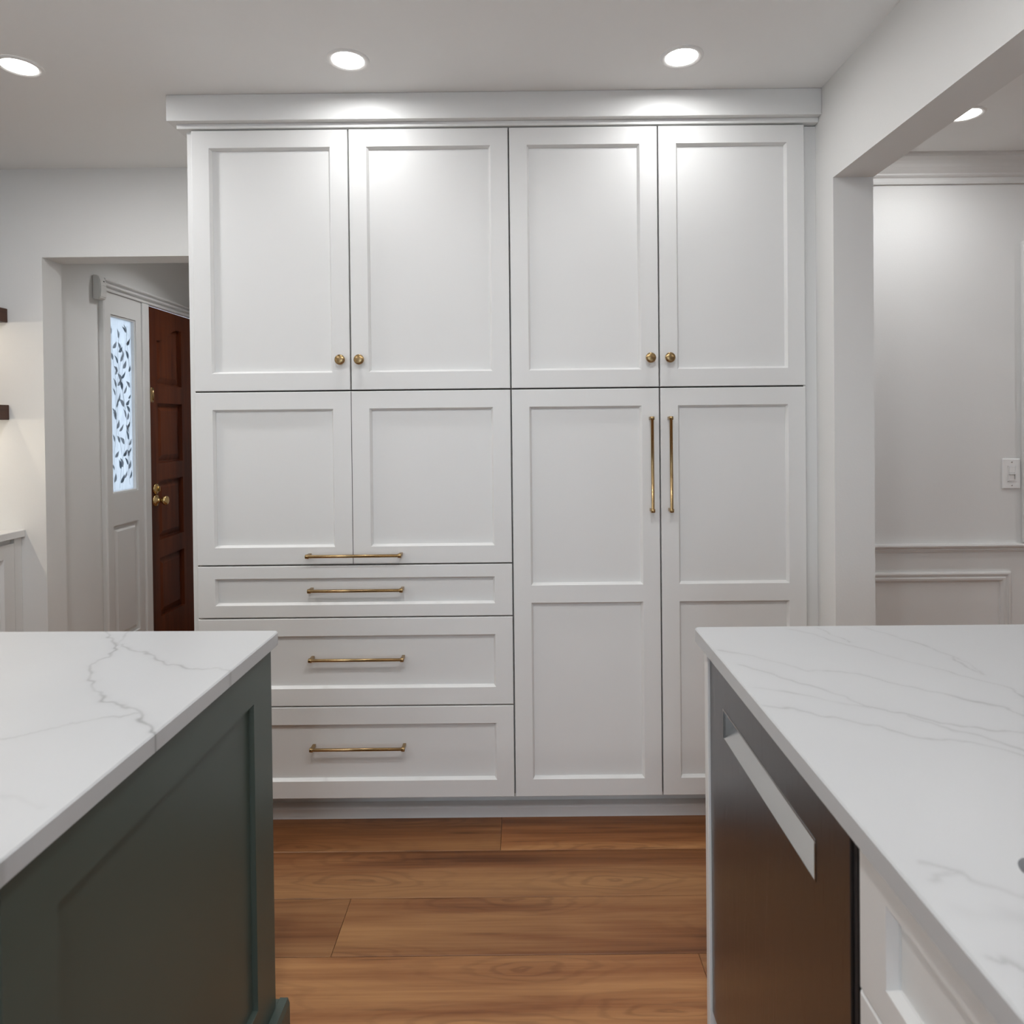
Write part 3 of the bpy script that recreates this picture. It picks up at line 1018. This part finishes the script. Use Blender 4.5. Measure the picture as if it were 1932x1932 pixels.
def worktop(name, parent_loc, rz, x0, x1, y0, y1, zt, th, fx, fy, veins, jit, hole=None, fine=0.0026, r=0.012):
    gx = axis_lines(x0, x1, fx[0], fx[1], fine, 0.04, [])
    gy = axis_lines(y0, y1, fy[0], fy[1], fine, 0.04, [])
    nx, ny = len(gx), len(gy)
    X, Y = np.meshgrid(gx, gy, indexing='ij')
    X2, Y2 = rounded(X, Y, x0, x1, y0, y1, r)
    Z = np.full_like(X2, zt)
    Z[0, :] = Z[-1, :] = zt - 0.0025
    Z[:, 0] = Z[:, -1] = zt - 0.0025
    idx = np.arange(nx * ny).reshape(nx, ny)
    quads = np.stack([idx[:-1, :-1], idx[1:, :-1], idx[1:, 1:], idx[:-1, 1:]], -1).reshape(-1, 4)
    cxm = 0.25 * (X2[:-1, :-1] + X2[1:, :-1] + X2[1:, 1:] + X2[:-1, 1:]).reshape(-1)
    cym = 0.25 * (Y2[:-1, :-1] + Y2[1:, :-1] + Y2[1:, 1:] + Y2[:-1, 1:]).reshape(-1)
    XX, YY, ZZ = X2.reshape(-1).copy(), Y2.reshape(-1).copy(), Z.reshape(-1).copy()
    faces = quads
    rim = None
    if hole:
        hx0, hx1, hy0, hy1, hr = hole

        def sdf(x, y):
            qx = np.abs(x - (hx0 + hx1) / 2) - (hx1 - hx0) / 2 + hr
            qy = np.abs(y - (hy0 + hy1) / 2) - (hy1 - hy0) / 2 + hr
            return np.hypot(np.maximum(qx, 0), np.maximum(qy, 0)) + np.minimum(np.maximum(qx, qy), 0) - hr
        keep = sdf(cxm, cym) > 0
        faces = quads[keep]
        # boundary vertices of the hole: used by both a kept and a removed quad
        ka = np.zeros(nx * ny, bool); ka[faces.reshape(-1)] = True
        kr = np.zeros(nx * ny, bool); kr[quads[~keep].reshape(-1)] = True
        bd = np.where(ka & kr)[0]
        for _ in range(4):
            e = 1e-4
            s = sdf(XX[bd], YY[bd])
            gxx = (sdf(XX[bd] + e, YY[bd]) - sdf(XX[bd] - e, YY[bd])) / (2 * e)
            gyy = (sdf(XX[bd], YY[bd] + e) - sdf(XX[bd], YY[bd] - e)) / (2 * e)
            XX[bd] -= s * gxx; YY[bd] -= s * gyy
        bset = set(bd.tolist())
        cnt = {}
        for q in faces[np.isin(faces, bd).any(1)].tolist():
            for i in range(4):
                a, b2 = q[i], q[(i + 1) % 4]
                if a in bset and b2 in bset:
                    k = (min(a, b2), max(a, b2))
                    cnt[k] = cnt.get(k, 0) + 1
        rim = [k for k, c in cnt.items() if c == 1]
    V = np.stack([XX, YY, ZZ], 1)
    ring = list(idx[:, 0]) + list(idx[-1, 1:]) + list(idx[-2::-1, -1]) + list(idx[0, -2:0:-1])
    n0 = len(V)
    low = V[ring].copy(); low[:, 2] = zt - th + 0.002
    low2 = V[ring].copy()
    c = np.array([(x0 + x1) / 2, (y0 + y1) / 2])
    low2[:, :2] -= np.sign(low2[:, :2] - c) * 0.002
    low2[:, 2] = zt - th
    V = np.concatenate([V, low, low2])
    F = faces.tolist()
    R = len(ring)
    for i in range(R):
        j = (i + 1) % R
        F.append([ring[i], n0 + i, n0 + j, ring[j]][::-1])
        F.append([n0 + i, n0 + R + i, n0 + R + j, n0 + j][::-1])
    if not hole:
        F.append([n0 + R + i for i in range(R)][::-1])
    else:
        # underside strips around the cut-out, and the cut-out's own edge
        v_extra = []
        base = len(V)
        us = sorted(set(a for k in rim for a in k))
        mp = {a: base + i for i, a in enumerate(us)}
        lowr = V[us].copy(); lowr[:, 2] = zt - th
        V = np.concatenate([V, lowr])
        for a, b2 in rim:
            F.append([a, b2, mp[b2], mp[a]])
        base = len(V)
        hx0, hx1, hy0, hy1, hr = hole
        bx = [x0 + 0.002, hx0, hx1, x1 - 0.002]; by = [y0 + 0.002, hy0, hy1, y1 - 0.002]
        V = np.concatenate([V, np.array([(a, b2, zt - th) for a in bx for b2 in by])])
        for i in range(3):
            for j in range(3):
                if not (i == 1 and j == 1):
                    F.append([base + i * 4 + j, base + i * 4 + j + 1, base + (i + 1) * 4 + j + 1, base + (i + 1) * 4 + j])
    me = bpy.data.meshes.new(name)
    me.from_pydata(V.tolist(), [], F)
    # veins run through the slab, so the edge shows them too
    cs, sn = math.cos(rz), math.sin(rz)
    WX = parent_loc[0] + V[:, 0] * cs - V[:, 1] * sn
    WY = parent_loc[1] + V[:, 0] * sn + V[:, 1] * cs
    at = me.attributes.new('vein', 'FLOAT', 'POINT')
    at.data.foreach_set('value', vein_field(WX, WY, veins, jit).astype(np.float32))
    me.update()
    o = obj(name, me, 'quartz')
    o.location = parent_loc
    o.rotation_euler = (0, 0, rz)
    return o


VL = [
    ([(-0.919, 1.469), (-0.886, 1.428), (-0.838, 1.378), (-0.817, 1.339), (-0.805, 1.302), (-0.813, 1.279), (-0.807, 1.256), (-0.794, 1.224), (-0.767, 1.187), (-0.737, 1.144), (-0.707, 1.116), (-0.682, 1.090), (-0.652, 1.073), (-0.630, 1.064), (-0.602, 1.044), (-0.580, 1.014), (-0.548, 0.988), (-0.527, 0.968)], 0.0028, 0.85),
    ([(-0.862, 1.464), (-0.839, 1.412), (-0.836, 1.385), (-0.834, 1.372)], 0.0024, 0.5),
    ([(-0.825, 1.371), (-0.782, 1.338), (-0.741, 1.318), (-0.697, 1.276), (-0.661, 1.252), (-0.638, 1.246), (-0.615, 1.229), (-0.571, 1.231), (-0.545, 1.225), (-0.52, 1.211)], 0.0024, 0.65),
    ([(-0.600, 1.040), (-0.615, 1.033), (-0.642, 1.028), (-0.667, 1.016), (-0.694, 0.999), (-0.718, 0.975), (-0.753, 0.960), (-0.85, 0.94)], 0.0038, 0.36),
    ([(-0.640, 0.815), (-0.619, 0.807), (-0.566, 0.784)], 0.005, 0.16),
    ([(-0.545, 0.670), (-0.533, 0.713), (-0.522, 0.732)], 0.005, 0.4),
    ([(-1.3, 1.30), (-1.15, 1.20), (-1.02, 1.18), (-0.9, 1.08)], 0.008, 0.08),
]
VR = [
    ([(0.641, 1.432), (0.653, 1.372), (0.664, 1.341)], 0.0024, 0.45),
    ([(0.580, 1.427), (0.616, 1.386), (0.637, 1.339), (0.678, 1.294), (0.687, 1.273), (0.718, 1.224), (0.752, 1.186), (0.770, 1.156), (0.801, 1.122), (0.813, 1.100), (0.806, 1.066)], 0.0032, 0.42),
    ([(0.744, 1.429), (0.768, 1.382), (0.796, 1.321), (0.812, 1.260), (0.803, 1.206), (0.808, 1.160)], 0.0032, 0.40),
    ([(0.812, 1.260), (0.821, 1.216), (0.808, 1.160)], 0.003, 0.30),
    ([(0.384, 1.303), (0.441, 1.266), (0.476, 1.231), (0.499, 1.211), (0.513, 1.190), (0.571, 1.184), (0.608, 1.160), (0.634, 1.122), (0.665, 1.103), (0.697, 1.073), (0.728, 1.043), (0.750, 1.027), (0.757, 1.001)], 0.0030, 0.42),
    ([(0.399, 1.222), (0.441, 1.180), (0.470, 1.140), (0.496, 1.117), (0.521, 1.081), (0.538, 1.040), (0.570, 1.020), (0.596, 1.001), (0.615, 0.979), (0.649, 0.965), (0.681, 0.954), (0.740, 0.945)], 0.0032, 0.42),
    ([(0.390, 1.119), (0.436, 1.100), (0.477, 1.074), (0.513, 1.045), (0.543, 1.032)], 0.0030, 0.32),
    ([(0.381, 1.048), (0.425, 1.031), (0.454, 1.008), (0.489, 0.989), (0.522, 0.968), (0.551, 0.941), (0.574, 0.929), (0.619, 0.921), (0.646, 0.905), (0.680, 0.866)], 0.0032, 0.42),
    ([(0.587, 1.001), (0.606, 0.976), (0.621, 0.956), (0.649, 0.939), (0.666, 0.914), (0.690, 0.880)], 0.0036, 0.36),
    ([(0.402, 0.670), (0.408, 0.667), (0.422, 0.663), (0.431, 0.654), (0.433, 0.643), (0.443, 0.636), (0.461, 0.628), (0.480, 0.615)], 0.0042, 0.36),
    ([(0.399, 0.647), (0.418, 0.653), (0.431, 0.654)], 0.005, 0.26),
    ([(0.388, 0.552), (0.393, 0.546), (0.401, 0.550), (0.405, 0.544), (0.408, 0.530)], 0.004, 0.42),
    ([(0.40, 0.60), (0.44, 0.60), (0.47, 0.59)], 0.014, 0.16),
]

# left island: everything turned together by its small angle to the pantry
IL, IR = (-0.526, 1.455, 0.0), -0.020
wl = worktop('worktop', IL, IR, -1.20, 0.0, -1.45, 0.0, 0.914, 0.030, (-0.72, 0.0), (-0.84, 0.0), VL, 0.0055)
tag(wl, 'white quartz worktop with a dark cracked vein on the green island', 'worktop')
isl = thing('kitchen_island', 'dark green kitchen island with a recessed end panel', 'island', IL, IR)
m = MB()
m.box(-1.10, -0.034, -0.745, -0.022, 0.0, 0.8835)
m.box(-1.10, -0.30, -1.42, -0.745, 0.0, 0.8835)
m.build('body', 'green_paint', isl)
# end panel facing +X: build facing -Y, then turn
fm, holes = shaker([0.0, 0.086, 0.086 + 0.560, 0.738], [0.004, 0.170, 0.797, 0.8835], t=0.020, c=0.0015, d=0.011, b=0.0015)
RZ90 = Matrix.Rotation(math.radians(90), 4, 'Z')
ep = fm.build('end_panel', 'green_paint', isl)
ep.matrix_local = Matrix.Translation((-0.0135, -0.753, 0)) @ RZ90
for (a, e, p, q) in holes:
    MB().box(a + 0.001, e - 0.001, 0.011, 0.018, p + 0.001, q - 0.001).build('panel', 'green_paint', ep)
m = MB()
m.prism([(-0.0125, 0.0), (0.009, 0.0), (0.009, 0.088), (0.005, 0.100), (-0.0125, 0.100)], 'Y', -0.753, 0.006)
m.prism([(-0.0215, 0.0), (0.006, 0.0), (0.006, 0.088), (0.002, 0.100), (-0.0215, 0.100)], 'X', -1.10, -0.013)
m.build('base_moulding', 'green_paint', isl)

# right peninsula
PR, PRZ = (0.378, 1.450, 0.0), -0.006
wr = worktop('worktop', PR, PRZ, 0.0, 1.15, -2.10, 0.0, 0.914, 0.030, (0.0, 0.74), (-0.98, 0.0), VR, 0.004, hole=(0.120, 0.56, -1.45, -0.771, 0.025))
tag(wr, 'white quartz worktop with soft grey diagonal veins and a sink cut-out', 'worktop')
ep2 = tag(MB().box(0.018, 0.80, -0.038, -0.0155, 0.0005, 0.8835, 0.0015).build('end_panel', 'cabinet_paint'), 'white end panel standing beside the stainless dishwasher', 'panel')
ep2.location, ep2.rotation_euler = PR, (0, 0, PRZ)

# dishwasher, front facing -X
dw = thing('dishwasher', 'brushed stainless dishwasher with a recessed pocket handle under the right worktop', 'dishwasher', PR, PRZ)
DX = 0.0235           # front plane in local x
ya, yb_ = -0.643, -0.0395
MB().box(DX + 0.048, 0.60, ya, yb_, 0.02, 0.872).build('body', 'steel_dark', dw)
m = MB()
h0, h1, hz0, hz1 = -0.545, -0.134, 0.734, 0.788
x0_, x1_ = DX, DX + 0.045
ysd = [ya, h0, h1, yb_]
zsd = [0.105, hz0, hz1, 0.868]
for i in range(3):
    for j in range(3):
        if i == 1 and j == 1:
            continue
        m.add([(x0_, ysd[i], zsd[j]), (x0_, ysd[i + 1], zsd[j]), (x0_, ysd[i + 1], zsd[j + 1]), (x0_, ysd[i], zsd[j + 1])], [(0, 1, 2, 3)])
a = [(x0_, ya, 0.105), (x0_, yb_, 0.105), (x0_, yb_, 0.868), (x0_, ya, 0.868)]
c_ = [(x1_, p[1], p[2]) for p in a]
m.add(a + c_, [(s, (s + 1) % 4, 4 + (s + 1) % 4, 4 + s) for s in range(4)] + [(4, 5, 6, 7)])
door = m.build('door', 'brushed_steel', dw)
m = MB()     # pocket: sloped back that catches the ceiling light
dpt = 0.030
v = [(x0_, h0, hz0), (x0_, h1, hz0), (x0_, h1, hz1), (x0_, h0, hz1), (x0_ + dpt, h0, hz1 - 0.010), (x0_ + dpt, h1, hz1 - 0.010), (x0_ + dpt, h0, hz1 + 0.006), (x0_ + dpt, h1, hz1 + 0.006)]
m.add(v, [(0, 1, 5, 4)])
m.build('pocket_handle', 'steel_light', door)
m = MB(); m.add(v, [(4, 5, 7, 6), (3, 6, 7, 2), (0, 4, 6, 3), (1, 2, 7, 5)])
m.build('pocket_liner', 'steel_dark', door)  # darker steel puts shade on the pocket's ends and top
m = MB()
e_ = 0.004
m.box(x0_ - 0.0012, x0_ + 0.004, h0 - e_, h1 + e_, hz1, hz1 + e_, 0.0006)
m.box(x0_ - 0.0012, x0_ + 0.004, h0 - e_, h0, hz0, hz1, 0.0006)
m.box(x0_ - 0.0012, x0_ + 0.004, h1, h1 + e_, hz0, hz1, 0.0006)
m.build('handle_lip', 'steel_dark', door)
m = MB(); m.box(DX + 0.004, 0.10, ya - 0.010, ya - 0.0008, 0.105, 0.872, 0.001); m.box(DX + 0.010, 0.10, ya - 0.0175, ya - 0.0108, 0.105, 0.878)
m.build('side_trim', 'black_rubber', dw)
MB().box(DX + 0.05, 0.55, ya, yb_, 0.0005, 0.100).build('toe_plate', 'black_rubber', dw)

# sink base: false drawer front over doors, facing -X
sb = thing('sink_cabinet', 'white shaker sink base cabinet with a drawer front nearest the viewer', 'cabinet', PR, PRZ)
m = MB(); m.box(0.045, 0.62, -1.60, ya - 0.020, 0.10, 0.690); m.box(0.045, 0.10, -1.60, ya - 0.020, 0.690, 0.8825)
m.box(0.10, 0.62, -1.60, ya - 0.020, 0.0005, 0.10)
m.build('body', 'cabinet_paint', sb)
RZ270 = Matrix.Rotation(math.radians(-90), 4, 'Z')
L0 = ya - 0.020


def side_front(name, u0, u1, z0, z1, **kw):
    """Front facing -X: u runs toward the viewer."""
    o = shaker_front(sb, name, u0, u1, z0, z1, **kw)
    o.matrix_local = Matrix.Translation((0.0245, L0, 0)) @ RZ270
    return o


side_front('drawer', 0.0, 0.85, 0.689, 0.872, stile=0.058, rail=0.044)
side_front('door', 0.0, 0.424, 0.104, 0.6855, stile=0.058, rail=0.058)
side_front('door', 0.4265, 0.85, 0.104, 0.6855, stile=0.058, rail=0.058)

# undermount sink below the cut-out
sk = thing('sink', 'grey undermount steel sink let into the right worktop', 'sink', PR, PRZ)


def rrect(x0, x1, y0, y1, r, z, seg=6):
    pts = []
    for cx, cy, a0 in ((x1 - r, y1 - r, 0), (x0 + r, y1 - r, 90), (x0 + r, y0 + r, 180), (x1 - r, y0 + r, 270)):
        for i in range(seg + 1):
            a = math.radians(a0 + 90 * i / seg)
            pts.append((cx + r * math.cos(a), cy + r * math.sin(a), z))
    return pts


m = MB()
loops = [rrect(0.108, 0.575, -1.465, -0.757, 0.03, 0.8838), rrect(0.118, 0.562, -1.452, -0.769, 0.025, 0.8838), rrect(0.122, 0.558, -1.448, -0.773, 0.025, 0.878), rrect(0.126, 0.554, -1.444, -0.777, 0.03, 0.72), rrect(0.150, 0.530, -1.42, -0.80, 0.03, 0.70)]
n = len(loops[0])
m.add([p for l in loops for p in l], [(i * n + k, i * n + (k + 1) % n, (i + 1) * n + (k + 1) % n, (i + 1) * n + k) for i in range(len(loops) - 1) for k in range(n)])
m.f.append(tuple((len(loops) - 1) * n + k for k in range(n))); m.sm.append(False)
m.build('basin', 'sink_steel', sk)
MB().lathe([(0.0, 0.703), (0.030, 0.703), (0.042, 0.7025), (0.044, 0.7005)], 24, 'Z', (0.34, -1.10, 0)).build('drain', 'steel_light', sk)

# ------------------------------------------------------------------ left side: bar counter and floating shelves
bt = tag(MB().box(XL + 0.001, -2.089, 0.9, YB - 0.001, 0.902, 0.932, 0.002).build('side_worktop', 'quartz_plain'), 'pale worktop end meeting the back wall at the left edge', 'worktop')
bc = thing('side_cabinet', 'white base cabinet under the pale worktop at the left edge', 'cabinet', (XL, YB, 0))
MB().box(0.001, 0.328, -1.9, -0.001, 0.10, 0.9015).build('body', 'cabinet_paint', bc)
MB().box(0.001, 0.27, -1.9, -0.001, 0.0005, 0.10).build('toe_board', 'cabinet_paint', bc)
for i in range(3):
    o = shaker_front(bc, 'door', 0.0, 0.60, 0.104, 0.882)
    o.matrix_local = Matrix.Translation((0.349, -0.045 - 0.604 * (i + 1) + 0.002, 0)) @ Matrix.Rotation(math.radians(90), 4, 'Z')
MB().box(0.328, 0.345, -0.042, -0.001, 0.10, 0.9015).build('filler_strip', 'cabinet_paint', bc)
for zb_, zt_, lab in ((1.806, 1.864, 'dark brown wooden floating shelf, the upper one at the left edge'), (1.396, 1.459, 'dark brown wooden floating shelf, the lower one at the left edge')):
    sh = thing('floating_shelf', lab, 'shelf', (XL, YB, zb_), group='floating shelves')
    MB().box(0.001, 0.303, -1.90, -0.001, 0.0, zt_ - zb_, 0.002).build('board', 'shelf_wood', sh)
    MB().box(0.150, 0.166, -1.88, -0.03, -0.006, -0.0003, 0.001).build('led_strip', 'led_lens', sh)

# ------------------------------------------------------------------ light switch
sw = thing('light_switch', 'white dimmer switch plate on the dining room wall', 'switch', (2.078, YB, 1.125))
MB().box(-0.0385, 0.0385, -0.007, -0.0004, -0.0635, 0.0635, 0.003).build('plate', 'plastic_white', sw)
m = MB()
for q in ((-0.017, -0.0145, -0.034, 0.034), (0.0145, 0.017, -0.034, 0.034)):
    m.box(q[0], q[1], -0.0088, -0.006, q[2], q[3])
m.box(-0.017, 0.017, -0.0088, -0.006, 0.0315, 0.034); m.box(-0.017, 0.017, -0.0088, -0.006, -0.034, -0.0315)
m.build('switch_frame', 'plastic_white', sw)
MB().box(-0.0140, 0.0100, -0.0115, -0.006, 0.004, 0.030, 0.001).build('rocker', 'plastic_white', sw)
MB().box(-0.0140, 0.0140, -0.0150, -0.006, -0.003, 0.002, 0.001).build('slider', 'plastic_white', sw)
MB().box(-0.0140, 0.0085, -0.0100, -0.006, -0.030, -0.0045, 0.001).build('rocker', 'plastic_white', sw)
MB().box(0.0108, 0.0120, -0.0074, -0.0069, -0.024, 0.024).build('slider_slot', 'black_rubber', sw)
for z in (0.049, -0.049):
    MB().lathe([(0.003, -0.0066), (0.003, -0.0082), (0.0, -0.0086)], 10, 'Y', (0, 0, z)).build('screw', 'steel_light', sw)


# ------------------------------------------------------------------ recessed lights
def downlight_parts():
    t = MB().lathe([(0.064, -0.0002), (0.0635, -0.003), (0.060, -0.0052), (0.055, -0.0058), (0.047, -0.0022)], 48, 'Z', cap=False).mesh('trim_ring')
    t.materials.append(MATS['plastic_white'])
    l = MB().lathe([(0.0475, -0.0024), (0.040, -0.0046)], 32, 'Z', cap=False)
    l.f.append(tuple(range(32, 64))); l.sm.append(False)
    l = l.mesh('lens')
    l.materials.append(MATS['lamp_lens'])
    MATS['lamp_lens'].cycles.emission_sampling = 'NONE'
    return t, l


TR, LENS = downlight_parts()


def downlight(x, y, label, group, watts, col=(0.97, 0.985, 1.0), spread=180):
    t = thing('ceiling_light', label, 'ceiling light', (x, y, ZC), group=group)
    for nm, me in (('trim_ring', TR), ('lens', LENS)):
        o = bpy.data.objects.new(nm, me)
        COL.objects.link(o)
        o.parent = t
    d = bpy.data.lights.new('lamp', 'AREA')
    d.shape = 'DISK'
    d.size = 0.09
    d.energy = watts
    d.color = col
    d.spread = math.radians(spread)
    o = bpy.data.objects.new('lamp', d)
    COL.objects.link(o)
    o.parent = t
    o.location = (0, 0, -0.008)
    return t


KL = 'kitchen ceiling lights'
downlight(-1.49, 2.02, 'round recessed ceiling light near the left edge of the picture', KL, W_LEFT)
downlight(-0.497, 2.005, 'round recessed ceiling light above the left half of the pantry cabinets', KL, W_PANTRY, spread=174)
downlight(0.500, 2.007, 'round recessed ceiling light above the right half of the pantry cabinets', KL, W_PANTRY, spread=174)
downlight(1.615, 2.404, 'round recessed ceiling light in the dining room beyond the opening', 'dining room ceiling lights', W_DINING, (0.96, 0.98, 1.0))
for x, y, wt_, nm in ((-0.36, 0.80, W_MID * 0.5, 'over the island side of the aisle'), (0.24, 0.86, W_MID * 0.5, 'over the sink side of the aisle'), (-1.60, 0.55, W_MID * 0.5, 'over the side counter'), (-0.06, -0.95, W_REAR, 'by the patio door'), (-1.60, -0.95, W_REAR, 'in the far left corner')):  # unseen lamps added to light the kitchen, their layout invented
    downlight(x, y, 'added round recessed ceiling light %s, out of the picture' % nm, 'added ceiling lights out of view', wt_)
downlight(-1.50, 3.62, 'round recessed ceiling light of the entry hall, hidden by the doorway head', 'entry hall ceiling light', W_ENTRY, spread=136)
for x, y, nm in ((3.1, 2.0, 'far right back'), (3.1, -0.4, 'far right front'), (1.9, -0.4, 'near the opening')):  # unseen lamps added to brighten the dining room
    downlight(x, y, 'added round recessed ceiling light deep in the dining room, %s, out of the picture' % nm, 'added dining room lights out of the picture', W_DINING_REAR, (0.96, 0.98, 1.0))
